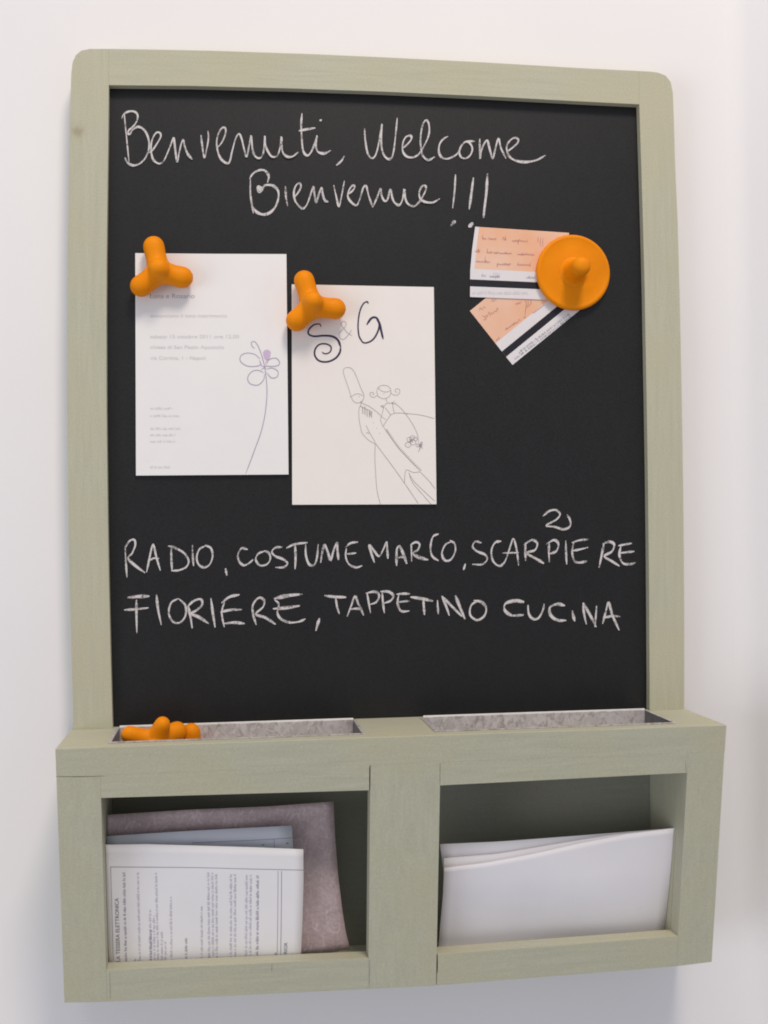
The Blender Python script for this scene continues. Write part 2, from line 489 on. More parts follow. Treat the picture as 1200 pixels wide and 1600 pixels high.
# ------------------------------------------------------------------ chalk writing
def bs(u, v): return uy(u, v, .0059)
def crop(x0, y0, s): return lambda pts: [(x0 + x / s, y0 + y / s) for x, y in pts]
def write(strokes, label, w):
    ink = Ink(bs, .0001, .000004, .32, n0=len(label))
    for c, pts, k in strokes:
        ink.stroke(c(pts), w * k, 6)
    return ink.done('chalk_writing', M_CHALK, chalkboard, label)
A = crop(170, 150, 3.3333); Bc = crop(520, 150, 3.3333); Cc = crop(370, 250, 2.927)
D = crop(180, 790, 2.857); E_ = crop(590, 790, 2.857); I0 = crop(0, 0, 1)
write([
 (A, [(66, 120), (74, 104)], .8), (A, [(80, 90), (84, 130), (90, 190), (98, 270), (106, 350)], .7),
 (A, [(68, 108), (85, 90), (110, 80), (135, 83), (150, 100), (148, 126), (135, 150), (118, 168), (104, 180), (100, 198), (112, 196), (124, 178), (150, 162), (175, 170), (196, 195), (209, 235), (208, 280), (190, 325), (160, 354), (126, 363), (100, 350), (84, 322)], 1),
 (A, [(200, 300), (225, 285), (250, 250), (270, 215), (268, 195), (252, 190), (235, 208), (222, 245), (221, 290), (232, 332), (260, 353), (285, 340), (305, 300), (325, 250), (338, 220), (345, 270), (356, 345), (366, 300), (378, 250), (388, 232), (396, 265), (412, 305), (436, 332)], 1),
 (A, [(480, 203), (487, 260), (498, 322), (511, 270), (519, 220), (516, 182)], .95),
 (A, [(566, 270), (590, 240), (607, 200), (608, 172), (592, 166), (572, 195), (562, 240), (569, 295), (590, 335), (625, 350), (642, 290), (660, 225), (678, 198), (692, 225), (705, 280), (718, 318), (730, 265), (741, 208), (745, 250), (752, 295), (770, 322), (792, 322), (806, 290), (812, 210), (815, 255), (828, 290), (850, 318), (878, 312), (893, 265), (899, 215), (900, 260), (908, 300), (932, 319), (960, 316), (986, 294)], 1),
 (A, [(1006, 90), (1002, 150), (1005, 220), (1012, 285), (1032, 310), (1052, 295), (1070, 255), (1084, 208), (1078, 255), (1088, 290), (1120, 300), (1156, 284)], 1.05),
 (A, [(990, 182), (1030, 174), (1076, 166)], 1.1), (A, [(1102, 122), (1105, 132)], 1.6),
 (Bc, [(18, 362), (45, 338), (60, 312)], 1.1),
], 'chalk line reading Benvenuti with a comma', 3.8)
write([
 (Bc, [(165, 168), (169, 230), (182, 300), (205, 325), (226, 300), (242, 230), (256, 146), (251, 220), (258, 290), (280, 325), (303, 326), (316, 290), (326, 210), (335, 115)], 1),
 (Bc, [(362, 274), (390, 250), (410, 222), (402, 207), (380, 215), (365, 245), (364, 288), (385, 316), (420, 320), (450, 300), (478, 255), (500, 200), (500, 150), (486, 127), (468, 150), (457, 210), (458, 270), (470, 315), (497, 335), (530, 318)], 1),
 (Bc, [(600, 210), (575, 225), (556, 252), (552, 290), (566, 320), (595, 328), (630, 315), (655, 293), (668, 262), (690, 240), (712, 246), (726, 275), (716, 308), (692, 326), (668, 320), (657, 292), (668, 262)], 1),
 (Bc, [(688, 242), (705, 236), (740, 236)], .8),
 (Bc, [(765, 222), (765, 275), (766, 328), (772, 290), (786, 252), (804, 232), (815, 270), (832, 326), (845, 280), (862, 224), (876, 275), (902, 328)], 1.05),
 (Bc, [(905, 292), (935, 270), (962, 245), (964, 225), (942, 219), (916, 240), (905, 270), (914, 308), (945, 335), (1000, 345), (1060, 335), (1106, 310)], 1),
], 'chalk word reading Welcome', 3.8)
write([
 (Cc, [(62, 85), (62, 150), (69, 205), (76, 245)], .9),
 (Cc, [(58, 88), (75, 62), (105, 47), (130, 50), (146, 75), (140, 106)], 1.1),
 (Cc, [(92, 124), (104, 146), (118, 132), (96, 122), (112, 138), (130, 116), (165, 118), (188, 140), (190, 175), (176, 215), (150, 242), (120, 250), (90, 238), (72, 215)], 1.2),
 (Cc, [(222, 120), (225, 170), (233, 213)], 1),
 (Cc, [(262, 172), (280, 150), (293, 125), (288, 107), (272, 115), (261, 145), (265, 182), (280, 207), (302, 222), (320, 205), (337, 160), (350, 124), (355, 160), (363, 196), (373, 165), (387, 128), (393, 160), (402, 185), (418, 193)], 1.05),
 (Cc, [(443, 115), (454, 165), (467, 213), (479, 165), (492, 95)], .95),
 (Cc, [(510, 157), (530, 140), (539, 124), (530, 117), (515, 135), (507, 165), (520, 190), (546, 208), (562, 180), (578, 128), (592, 122), (603, 165), (621, 217)], 1),
 (Bc, [(208, 580), (230, 530), (248, 485), (254, 520), (268, 546), (284, 540), (300, 488), (309, 530), (323, 558), (345, 569), (362, 542), (372, 487), (376, 530), (390, 562), (420, 576), (446, 557), (470, 520), (485, 485), (478, 468), (462, 475), (449, 505), (455, 537), (480, 553), (520, 556), (556, 536)], 1.05),
 (Cc, [(1000, 66), (996, 140), (987, 221)], 1.05), (Cc, [(1082, 80), (1073, 150), (1063, 226)], 1.25), (Cc, [(1146, 62), (1141, 150), (1132, 225), (1128, 266)], 1.4),
 (Cc, [(978, 302), (988, 290), (1000, 278)], 1.9), (Cc, [(1060, 308), (1070, 298), (1080, 286)], 2.1),
], 'chalk word reading Bienvenue with three exclamation marks', 3.8)
write([
 (D, [(45, 180), (47, 240), (53, 320)], 1), (D, [(42, 195), (62, 160), (84, 152), (90, 175), (76, 212), (58, 236), (90, 268), (134, 300)], 1.1),
 (D, [(140, 298), (152, 240), (164, 185), (172, 178), (184, 230), (202, 290)], 1.1), (D, [(150, 246), (172, 235), (196, 236)], .9),
 (D, [(250, 184), (251, 240), (254, 290)], 1), (D, [(236, 180), (270, 190), (308, 213), (328, 245), (317, 274), (285, 288), (250, 291)], 1),
 (D, [(345, 175), (346, 220), (350, 270)], 1.1), (D, [(402, 180), (376, 195), (364, 230), (372, 262), (396, 276), (422, 262), (435, 225), (427, 190), (400, 177)], 1),
 (D, [(492, 280), (499, 312)], 1.4),
 (D, [(592, 196), (566, 190), (549, 215), (552, 246), (572, 266), (596, 258), (616, 240)], 1),
 (D, [(668, 203), (640, 214), (627, 240), (645, 266), (675, 263), (692, 240), (686, 212), (664, 202)], 1),
 (D, [(746, 185), (716, 188), (699, 206), (715, 226), (750, 240), (769, 258), (751, 275), (714, 276)], 1),
 (D, [(764, 190), (800, 173), (858, 165)], 1.1), (D, [(803, 175), (805, 230), (803, 284)], 1.3),
 (D, [(850, 172), (851, 220), (864, 260), (886, 266), (900, 235), (906, 172)], 1.1),
 (D, [(917, 256), (924, 210), (935, 176), (950, 210), (962, 243), (975, 200), (990, 165), (992, 200), (997, 243)], 1.25),
 (D, [(1032, 188), (1029, 228), (1044, 262), (1075, 276), (1102, 268)], 1), (D, [(1026, 188), (1050, 168), (1084, 162)], 1), (D, [(1034, 216), (1056, 214), (1076, 211)], .9),
 (I0, [(585, 879), (580, 864), (577, 852), (584, 860), (592, 869), (599, 858), (604, 847), (605, 860), (606, 873)], 1.1),
 (E_, [(85, 270), (84, 235), (86, 195), (98, 182), (114, 215), (130, 260)], 1.3), (E_, [(88, 234), (105, 230), (120, 232)], 1),
 (E_, [(152, 250), (151, 200), (150, 170)], 1), (E_, [(146, 176), (170, 163), (187, 172), (180, 196), (158, 214), (188, 232), (226, 242)], 1.1),
 (E_, [(272, 126), (246, 140), (236, 188), (244, 226), (272, 246)], 1),
 (E_, [(332, 160), (302, 175), (287, 214), (300, 244), (326, 241), (346, 205), (343, 170), (322, 155)], 1),
 (E_, [(392, 258), (387, 274), (383, 288)], 1.2),
 (E_, [(464, 166), (436, 161), (424, 184), (445, 205), (478, 218), (489, 240), (466, 262), (422, 262)], 1),
 (E_, [(552, 158), (524, 166), (508, 200), (514, 245), (540, 269), (562, 258), (578, 225), (594, 175), (606, 148), (620, 195), (629, 268)], 1), (E_, [(556, 212), (590, 211), (630, 210)], .9),
 (E_, [(660, 165), (659, 205), (661, 247)], 1.1), (E_, [(652, 176), (688, 154), (712, 168), (702, 198), (665, 212), (705, 236), (742, 258)], 1.1),
 (E_, [(765, 162), (764, 205), (766, 252)], 1.1), (E_, [(752, 172), (788, 154), (807, 172), (797, 203), (765, 217)], 1),
 (E_, [(840, 156), (841, 210), (844, 263)], 1.2),
 (E_, [(876, 162), (868, 208), (880, 248), (905, 254), (934, 248)], 1.1), (E_, [(866, 166), (900, 155), (944, 150)], 1.1), (E_, [(872, 202), (905, 195), (940, 186)], 1),
 (E_, [(1010, 168), (1000, 220), (988, 277)], 1.4), (E_, [(1004, 172), (1034, 161), (1056, 174), (1046, 204), (1012, 226), (1045, 248), (1080, 270)], 1.2),
 (E_, [(1086, 178), (1079, 220), (1094, 256), (1124, 262), (1152, 254)], 1.1), (E_, [(1074, 180), (1100, 174), (1134, 168)], 1), (E_, [(1080, 212), (1112, 208), (1146, 204)], 1),
], 'chalk line in capitals reading RADIO, COSTUME MARCO, SCARPIERE', 3.8)
write([
 (E_, [(737, 48), (765, 25), (795, 20), (814, 38), (800, 60), (775, 75), (752, 90), (790, 95), (830, 106), (858, 92), (858, 65), (845, 40)], 1),
], 'small chalk scribble above the word scarpiere', 3.8)
write([
 (D, [(54, 411), (100, 406), (153, 404)], 1.4), (D, [(40, 466), (95, 462), (150, 456)], 1.1), (D, [(95, 420), (95, 490), (97, 570)], 1.2),
 (D, [(184, 396), (191, 460), (206, 533)], 1.2), (D, [(283, 414), (250, 434), (239, 480), (258, 518), (290, 521), (314, 490), (313, 445), (282, 414)], 1.1),
 (D, [(344, 548), (336, 495), (326, 450)], 1.4), (D, [(322, 452), (350, 426), (382, 418), (388, 442), (362, 468), (340, 482), (378, 500), (418, 527)], 1.2),
 (D, [(427, 413), (436, 480), (446, 544)], 1.2),
 (D, [(490, 420), (476, 480), (487, 542)], 1.1), (D, [(474, 435), (510, 408), (555, 397)], 1.1), (D, [(470, 476), (512, 466), (566, 464)], 1.1), (D, [(483, 527), (530, 522), (578, 526)], 1.3),
 (D, [(630, 533), (617, 490), (614, 445), (640, 412), (664, 422), (660, 452), (628, 484), (670, 500), (716, 530)], 1.15),
 (D, [(712, 420), (730, 440), (724, 478), (740, 506), (778, 521), (820, 518), (849, 505)], 1.05), (D, [(708, 416), (770, 402), (836, 395)], 1.5), (D, [(704, 461), (762, 456), (824, 447)], 1.5),
 (D, [(912, 502), (903, 532), (895, 560)], 1.7),
 (D, [(934, 402), (980, 407), (1031, 409)], 1.3), (D, [(984, 408), (990, 450), (1001, 484)], 1.1),
 (D, [(1035, 496), (1054, 445), (1070, 405), (1086, 440), (1109, 490)], 1.15), (D, [(1044, 463), (1072, 460), (1102, 460)], 1),
 (D, [(1124, 388), (1132, 435), (1140, 480)], 1.1), (D, [(1118, 392), (1158, 384), (1178, 400), (1166, 430), (1132, 443)], 1.1),
 (E_, [(20, 385), (24, 435), (30, 480)], 1.2), (E_, [(12, 384), (48, 384), (70, 402), (58, 424), (28, 436)], 1.1),
 (E_, [(94, 396), (89, 436), (104, 470), (142, 470)], 1.1), (E_, [(84, 396), (114, 393), (144, 394)], 1.1), (E_, [(90, 432), (115, 428), (142, 426)], 1),
 (E_, [(146, 408), (195, 415), (247, 426)], 1.4), (E_, [(204, 418), (206, 450), (209, 488)], 1.2),
 (E_, [(267, 422), (268, 450), (271, 484)], 1.2),
 (E_, [(320, 491), (304, 445), (286, 404)], 1.1), (E_, [(286, 404), (332, 450), (378, 496)], 1.3), (E_, [(346, 400), (366, 450), (390, 507)], 1.3),
 (E_, [(448, 425), (418, 445), (413, 488), (445, 511), (477, 490), (484, 455), (462, 430), (428, 424)], 1.3),
 (E_, [(654, 430), (612, 425), (570, 438), (568, 468), (600, 490), (652, 488)], 1.4),
 (E_, [(671, 443), (674, 480), (690, 504), (716, 503), (736, 470), (743, 438)], 1.2),
 (E_, [(836, 446), (800, 440), (768, 456), (773, 490), (802, 511), (842, 512)], 1.3),
 (E_, [(869, 468), (873, 490), (880, 517)], 1.2),
 (E_, [(932, 530), (921, 480), (917, 433)], 1.3), (E_, [(917, 433), (948, 488), (976, 542)], 1.3), (E_, [(977, 447), (974, 490), (969, 542)], 1.3),
 (E_, [(1004, 528), (1019, 470), (1030, 432), (1048, 490), (1078, 557)], 1.3), (E_, [(1008, 502), (1045, 493), (1082, 495)], 1.1),
], 'chalk line in capitals reading FIORIERE, TAPPETINO CUCINA', 3.8)
# the ends of the long chalk stems stay powdery where the hand dragged: faint smudges
sm = Ink(bs, .00006)

# ------------------------------------------------------------------ sheets of paper and card
def make_surf(f):
    """ray/surface meeting for a sheet whose depth is y = f(x, z)"""
    def s(u, v):
        y = 0.0
        p = uy(u, v, y)
        for _ in range(7):
            y = f(p.x, p.z)
            p = uy(u, v, y)
        return p
    return s
def lerp2(a, b, t): return (a[0] + (b[0] - a[0]) * t, a[1] + (b[1] - a[1]) * t)
def along(pts, t):
    if len(pts) == 2: return lerp2(pts[0], pts[1], t)
    L = [math.dist(a, b) for a, b in zip(pts, pts[1:])]
    d = t * sum(L)
    for i, l in enumerate(L):
        if d <= l or i == len(L) - 1: return lerp2(pts[i], pts[i + 1], min(1, d / l))
        d -= l
def sheet(name, surf, top, bottom, left=None, right=None, nx=16, nz_=16, t=.0003, mats=None, matf=None, clampx=None, parent=None, round_=False):
    left = left or [top[0], bottom[0]]; right = right or [top[-1], bottom[-1]]
    bm = bmesh.new()
    Fv = {}; Bv = {}
    for i in range(nx + 1):
        for j in range(nz_ + 1):
            s, q = i / nx, j / nz_
            T = along(top, s); B = along(bottom, s); L = along(left, q); Rr = along(right, q)
            TL, TR, BL, BR = top[0], top[-1], bottom[0], bottom[-1]
            u = (1 - q) * T[0] + q * B[0] + (1 - s) * L[0] + s * Rr[0] - ((1 - s) * (1 - q) * TL[0] + s * (1 - q) * TR[0] + (1 - s) * q * BL[0] + s * q * BR[0])
            v = (1 - q) * T[1] + q * B[1] + (1 - s) * L[1] + s * Rr[1] - ((1 - s) * (1 - q) * TL[1] + s * (1 - q) * TR[1] + (1 - s) * q * BL[1] + s * q * BR[1])
            p = surf(u, v)
            if clampx: p.x = min(max(p.x, clampx[0]), clampx[1])
            if clampx: p.z = max(p.z, -.5975)
            Fv[i, j] = bm.verts.new(p); Bv[i, j] = bm.verts.new(p + Vector((0, t, 0)))
    def q4(a, b, c, d, mi=0):
        f = bm.faces.new((a, b, c, d)); f.material_index = mi
    for i in range(nx):
        for j in range(nz_):
            mi = matf(i / nx, j / nz_) if matf else 0
            q4(Fv[i, j], Fv[i, j + 1], Fv[i + 1, j + 1], Fv[i + 1, j], mi)
            q4(Bv[i, j], Bv[i + 1, j], Bv[i + 1, j + 1], Bv[i, j + 1], 0)
    for i in range(nx):
        q4(Fv[i, 0], Fv[i + 1, 0], Bv[i + 1, 0], Bv[i, 0]); q4(Fv[i + 1, nz_], Fv[i, nz_], Bv[i, nz_], Bv[i + 1, nz_])
    for j in range(nz_):
        q4(Fv[0, j + 1], Fv[0, j], Bv[0, j], Bv[0, j + 1]); q4(Fv[nx, j], Fv[nx, j + 1], Bv[nx, j + 1], Bv[nx, j])
    bmesh.ops.remove_doubles(bm, verts=bm.verts, dist=1e-7)
    bmesh.ops.recalc_face_normals(bm, faces=bm.faces)
    return link(name, bm, mats, parent)

def text_mesh(bm, body, surf, u0, v0, u1, height_px, lift=.00012, angle=None, bold=0):
    """set a line of type from (u0,v0) baseline to right end u1; angle 90 = reading upwards, then u1 is the end v"""
    cu = bpy.data.curves.new('type', 'FONT'); cu.body = body; cu.size = 1; cu.offset = bold
    cu.resolution_u = 3
    ob = bpy.data.objects.new('type', cu); COL.objects.link(ob)
    dg = bpy.context.evaluated_depsgraph_get()
    me = bpy.data.meshes.new_from_object(ob.evaluated_get(dg))
    bpy.data.objects.remove(ob); bpy.data.curves.remove(cu)
    xs = [v.co.x for v in me.vertices]; 
    w = max(xs) - min(xs); x0 = min(xs)
    capscale = height_px / .7
    vm = []
    for v in me.vertices:
        a = (v.co.x - x0) / w; h = v.co.y * capscale
        if angle is None: p = surf(u0 + a * (u1 - u0), v0 - h)
        else: p = surf(u0 - h + a * angle, v0 + a * (u1 - v0))
        vm.append(bm.verts.new(p - Vector((0, lift, 0))))
    for f in me.polygons:
        try:
            nf = bm.faces.new([vm[i] for i in f.vertices]); nf.normal_update()
            if nf.normal.y > 0: nf.normal_flip()
        except ValueError: pass
    bpy.data.meshes.remove(me)

# --- left invitation
K1 = uy(330, 400, .0045).z; 
f1 = lambda x, z: .0048 - .0010 * max(0, (-.14 - z) / .16) ** 2 - .0004 * sin((x - .04) * 30)
s1 = make_surf(f1)
card1 = sheet('invitation_card', s1, [(211.3, 395.5), (330, 396.5), (447.5, 397)], [(212.5, 743), (450.8, 741.3)], nx=12, nz_=14, t=.0006, mats=M_PAP1)
setp(card1, 'white wedding invitation card with faint grey text and a purple flower line drawing', 'card')
bm = bmesh.new()
text_mesh(bm, 'Luna e Rosario', s1, 234.5, 466, 304, 7.4)
link('print', bm, M_INKH, card1)
bm = bmesh.new()
for body, y, x1, h in (('annunciano il loro matrimonio', 496, 354.5, 5.4), ('sabato 15 ottobre 2011 ore 12.00', 528.5, 373.5, 5.6), ('chiesa di San Paolo Apostolo', 545, 350, 5.6), ('via Cortina, 1 - Napoli', 562, 321.5, 5.6)):
    text_mesh(bm, body, s1, 235, y, x1, h)
link('print', bm, M_INKP, card1)
ink = Ink(s1, .0001)
def glyphs(ink, u0, v0, u1, hx, w=.7, vertical=False, seed=0, du=0.0):
    """unreadable small print: rows of tiny letter-like strokes with word gaps"""
    r = random.Random(seed)
    p = 0.0
    Ltot = abs((v0 - u1) if vertical else (u1 - u0))
    while p < Ltot:
        word = r.randint(2, 9)
        for _ in range(word):
            if p > Ltot: break
            h = hx * r.choice((.62, .62, .66, 1.0))
            tall = r.random()
            if vertical:
                uu = u0 + du * p / Ltot
                a = (uu, v0 - p); b_ = (uu - h, v0 - p - r.uniform(-.2, .2))
            else:
                a = (u0 + p, v0); b_ = (u0 + p + r.uniform(-.2, .2), v0 - h)
            ink.stroke([a, b_], w, 1, False, smooth=False)
            if r.random() < .55:
                off = r.choice((0, .62)) * hx * .95
                if vertical: ink.stroke([(uu - off, v0 - p), (uu - off, v0 - p - w * 1.5)], w * .8, 1, False, smooth=False)
                else: ink.stroke([(u0 + p, v0 - off), (u0 + p + w * 1.5, v0 - off)], w * .8, 1, False, smooth=False)
            p += w * 2.0 + r.uniform(0, .35)
        p += hx * .45
for (y, x1, k) in ((640, 270, 1), (651.5, 281, 2), (671.5, 283, 3), (681.5, 274, 4), (691.5, 274, 5), (732, 265, 6)):
    glyphs(ink, 235, y, x1, 4.2, .62, seed=k)
ink.done('print', M_INKP, card1)
G = crop(190, 360, 4)
ink = Ink(s1, .00012, .000002)
ink.stroke(G([(833, 738), (816, 725), (811, 703), (828, 694), (850, 718), (875, 780), (893, 850), (905, 940), (908, 1030), (896, 1150), (871, 1260), (830, 1375), (775, 1522)]), .95)
for P in ([(866, 805), (832, 775), (782, 767), (745, 784), (744, 820), (788, 848), (842, 849), (868, 838), (862, 812)],
          [(890, 890), (850, 874), (810, 885), (787, 924), (804, 958), (850, 967), (886, 936), (894, 896)],
          [(905, 835), (924, 806), (965, 799), (987, 824), (976, 845), (930, 850), (903, 846)],
          [(905, 868), (940, 860), (976, 880), (972, 914), (938, 922), (905, 888)],
          [(862, 812), (875, 845), (893, 852), (912, 848)], [(872, 872), (890, 860), (905, 866)]):
    ink.stroke(G(P), .9)
ink.done('flower_drawing', M_INKV, card1)
ink = Ink(s1, .0002)
c_ = G([(908, 773)])[0]
fan = [ink.bm.verts.new(s1(c_[0] + 6.4 * cos(a_ * pi / 12) * (1 if sin(a_ * pi / 12) < 0 else .86), c_[1] + (6.8 if sin(a_ * pi / 12) < 0 else 9.5) * sin(a_ * pi / 12)) - Vector((0, .0002, 0))) for a_ in range(24)]
ink.bm.faces.new(fan)
ink.stroke(G([(907, 800), (904, 815), (898, 845)]), 1.0, 4, True)
ink.done('flower_bud', M_INKL, card1)

# --- right invitation
f2 = lambda x, z: .0050 - .0012 * max(0, (-.17 - z) / .13) ** 2 + .0005 * sin((x - .13) * 26)
s2 = make_surf(f2)
card2 = sheet('invitation_card', s2, [(455.8, 444.2), (677.8, 448.5)], [(456.6, 788.6), (682, 787.8)], nx=12, nz_=14, t=.0006, mats=M_PAP2)
setp(card2, 'cream invitation card with curly S&G initials and a bride and groom line drawing', 'card')
Gc = crop(440, 410, 4.104); Z = crop(470, 540, 5.4545)
ink = Ink(s2, .0001, .000002)
ink.stroke(Gc([(252, 414), (248, 400), (235, 395), (205, 402), (176, 430), (172, 458), (205, 474), (270, 470), (325, 475), (362, 500), (379, 545)]), 1.6, w2=3.6)
ink.stroke(Gc([(379, 545), (372, 580), (345, 615), (295, 637), (243, 632), (214, 600), (214, 560), (240, 528), (278, 522), (310, 534), (318, 555), (306, 578), (278, 586), (258, 574)]), 3.2, w2=1.7)
ink.stroke(Gc([(556, 266), (548, 252), (522, 268), (500, 320), (490, 400), (496, 470), (516, 508)]), 2.2)
ink.stroke(Gc([(500, 478), (520, 512), (552, 514), (590, 490), (618, 440), (626, 395), (608, 356), (576, 358), (545, 400)]), 2.0, w2=3.4)
ink.stroke(Gc([(606, 354), (628, 392), (640, 445), (651, 492)]), 3.3)
ink.done('lettering', M_INKD, card2)
ink = Ink(s2, .0001, .000002)
ink.stroke(Gc([(395, 420), (380, 395), (396, 378), (414, 392), (402, 420), (372, 450), (370, 480), (396, 494), (428, 465), (450, 432)]), 1.0)
ink.stroke(Gc([(392, 412), (418, 448), (452, 472)]), 1.2)
ink.done('ampersand', M_INKH, card2)
ink = Ink(s2, .00012, .000001)
LN = [
 [(430, 437), (400, 345), (366, 245), (363, 205), (385, 188), (420, 190), (450, 215), (480, 280), (510, 360), (537, 420), (532, 460), (508, 487)],
 [(436, 432), (462, 416), (495, 412), (530, 428)], [(430, 435), (441, 465), (470, 488), (506, 486)], [(415, 437), (430, 436)],
 [(512, 472), (514, 500)], [(506, 492), (522, 480)], [(513, 504), (496, 540), (496, 620), (508, 690), (525, 750), (578, 806), (632, 836)],
 [(556, 680), (588, 745), (635, 825)], [(520, 490), (580, 517), (640, 560), (682, 596)],
 [(515, 505), (512, 520), (600, 560), (606, 575)], [(556, 748), (572, 742), (582, 752)],
 [(655, 430), (648, 385), (668, 350), (708, 338), (748, 350), (768, 385), (758, 428), (725, 450), (690, 450), (655, 430)],
 [(655, 358), (690, 388), (730, 396), (766, 382)],
 [(648, 425), (622, 442), (594, 430), (590, 405), (610, 398), (622, 412), (612, 420)], [(765, 402), (790, 420), (826, 420), (844, 395), (834, 370), (808, 372), (806, 392), (822, 398)],
 [(722, 452), (730, 468), (737, 482)], [(676, 518), (694, 512), (706, 522), (716, 508), (738, 490), (780, 490), (800, 470)], [(700, 505), (690, 525), (712, 530)], [(776, 480), (790, 498), (808, 488)],
 [(706, 525), (692, 585), (680, 635), (700, 690)], [(780, 492), (788, 540), (798, 575)], [(720, 530), (745, 565), (762, 592), (730, 640), (702, 688)],
 [(760, 595), (800, 576), (870, 576), (912, 582)], [(682, 600), (700, 615), (722, 630)],
 [(802, 492), (850, 532), (900, 592), (958, 680), (994, 760), (1002, 826)],
 [(900, 578), (1020, 592), (1138, 622)],
 [(1018, 1075), (960, 1081), (900, 1060), (886, 1110), (884, 1172)], [(635, 832), (700, 920), (790, 1040), (885, 1175), (1000, 1345)],
 [(634, 836), (631, 950), (637, 1080), (650, 1240), (678, 1352)], [(920, 1088), (960, 1152), (1040, 1232), (1140, 1325)], [(922, 1084), (948, 1160), (1020, 1250), (1108, 1350)],
 [(1018, 1078), (1085, 1145), (1144, 1220)],
]
for P in LN: ink.stroke(Z(P), .62, 4, False)
S_ED = [(703, 690), (758, 770), (830, 870), (920, 968), (1018, 1068)]
ink.stroke(Z(S_ED), .7)
cp_ = catmull(S_ED, 9)
for i, p in enumerate(cp_[4:], 4):
    ink.stroke(Z([(p.x, p.y), (p.x + 9, p.y - 13)]), .7, 1, False, smooth=False)
for i, (x, y0, y1) in enumerate(((526, 520, 582), (545, 518, 592), (563, 540, 606), (583, 552, 612), (601, 566, 616), (590, 566, 596))):
    ink.stroke(Z([(x, y0), (x + 3, y1)]), .95, 2, False)
for (x, y) in ((618, 658), (648, 703), (672, 748), (497, 435), (707, 412)): ink.dot(*Z([(x, y)])[0], .9)
rr = random.Random(5)
for (cx, cy, r0) in ((925, 800, 20), (950, 785, 18), (915, 845, 22), (955, 825, 22), (975, 795, 16), (940, 812, 10), (998, 850, 14), (1020, 850, 12)):
    ph = rr.random() * 6
    ink.stroke(Z([(cx + r0 * cos(a_ / 7 * 2 * pi + ph) * (1 + .25 * (a_ % 2)), cy + r0 * sin(a_ / 7 * 2 * pi + ph)) for a_ in range(8)]), .6, 3, False)
    ink.dot(*Z([(cx, cy)])[0], .8)
ink.stroke(Z([(1025, 830), (1018, 870), (1000, 910)]), .8); ink.stroke(Z([(1008, 880), (1035, 840), (1028, 820), (1015, 850), (1040, 880)]), .7)
ink.done('line_drawing', M_INKG, card2)

# --- two tickets under the round magnet
Hc = crop(720, 340, 4.8)
def ticket(name, y, TL, TR, BL, BR, cuts, extra, seed, left=None, edge=None):
    f = lambda x, z: y
    s = make_surf(f)
    nzz = 40
    def mf(a, q):
        q += .5 / nzz
        if q < cuts[0]:
            if edge and a < .01: return 1
            return 0
        if q < cuts[1]: return 1
        if q < cuts[2]: return 2
        return 1
    o = sheet(name, s, [TL, TR], [BL, BR], left=left, nx=24, nz_=nzz, t=.00028, mats=[M_PEACH, M_TWHITE, M_TBLACK], matf=mf)
    def P(a, q):
        T = lerp2(TL, TR, a); B = lerp2(BL, BR, a); return lerp2(T, B, q)
    return o, s, P
t1, st1, P1 = ticket('ticket', .0050, *(Hc([(108, 68)]) + Hc([(812, 114)]) + Hc([(70, 595)]) + Hc([(800, 622)])), (.605, .76, .855), 0, 1,
                     left=Hc([(108, 68), (86, 230), (71, 395), (70, 500), (70, 595)]), edge=True)
setp(t1, 'peach paper ticket lying level with handwriting and a black stripe, pinned by the round magnet', 'ticket')
t2, st2, P2 = ticket('ticket', .0056, *(Hc([(68, 700)]) + Hc([(620, 250)]) + Hc([(388, 1105)]) + Hc([(940, 655)])), (.61, .74, .85), 0, 2)
setp(t2, 'peach paper ticket tilted diagonally below the level one, with a striped edge of small print', 'ticket')
X5 = crop(730, 345, 8.571)
ink = Ink(st1, .0001)
def scrib(ink, C, x0, y0, x1, h, seed, w=.75, slope=0.0):
    r = random.Random(seed); pts = []; h *= 1.15; w *= .9
    x = x0; i = 0
    while x < x1:
        yy = y0 + slope * (x - x0)
        pts.append((x, yy - (h * (r.choice((.6, .7, 1.15)) if r.random() > .25 else .9) if i % 2 else h * r.uniform(-.05, .12))))
        x += h * r.uniform(.26, .55); i += 1
    if len(pts) > 2: ink.stroke(C(pts), w, 4)
for (x0, y0, x1, h, k) in ((200, 250, 262, 26, 1), (275, 255, 400, 26, 2), (465, 262, 545, 34, 3), (600, 280, 820, 26, 4),
                           (100, 425, 180, 34, 6), (262, 435, 345, 26, 7), (350, 440, 420, 22, 8), (425, 445, 600, 22, 9), (670, 460, 910, 24, 10),
                           (110, 560, 320, 30, 11), (395, 595, 590, 26, 12), (670, 600, 850, 28, 13)):
    scrib(ink, X5, x0, y0, x1, h, k, .62, .03)
for (x, y0, y1) in ((204, 190, 250), (508, 200, 262), (150, 370, 430), (268, 370, 430), (238, 480, 560), (680, 250, 320), (735, 420, 475), (402, 560, 632), (678, 548, 600), (840, 555, 620), (945, 215, 295), (978, 225, 345), (1010, 225, 350)):
    ink.stroke(X5([(x + 6, y0), (x, (y0 + y1) / 2), (x + 3, y1)]), .75, 3)
ink.done('handwriting', M_INKR, t1)
ink = Ink(st1, .0001)
for (x0, y0, x1, h, k) in ((190, 750, 255, 30, 21), (300, 758, 440, 20, 22), (790, 775, 915, 28, 23)): scrib(ink, X5, x0, y0, x1, h, k, .65, .02)
for (x, y0, y1) in ((350, 690, 760), (378, 685, 790), (400, 690, 775), (425, 705, 770), (200, 700, 752)): ink.stroke(X5([(x + 8, y0), (x - 4, y1)]), .65, 3)
ink.done('handwriting', M_INKB, t1)
ink = Ink(st1, .0001)
a0 = X5([(70, 985)])[0]; glyphs(ink, a0[0], a0[1], a0[0] + 88, 5.0, .55, seed=33)
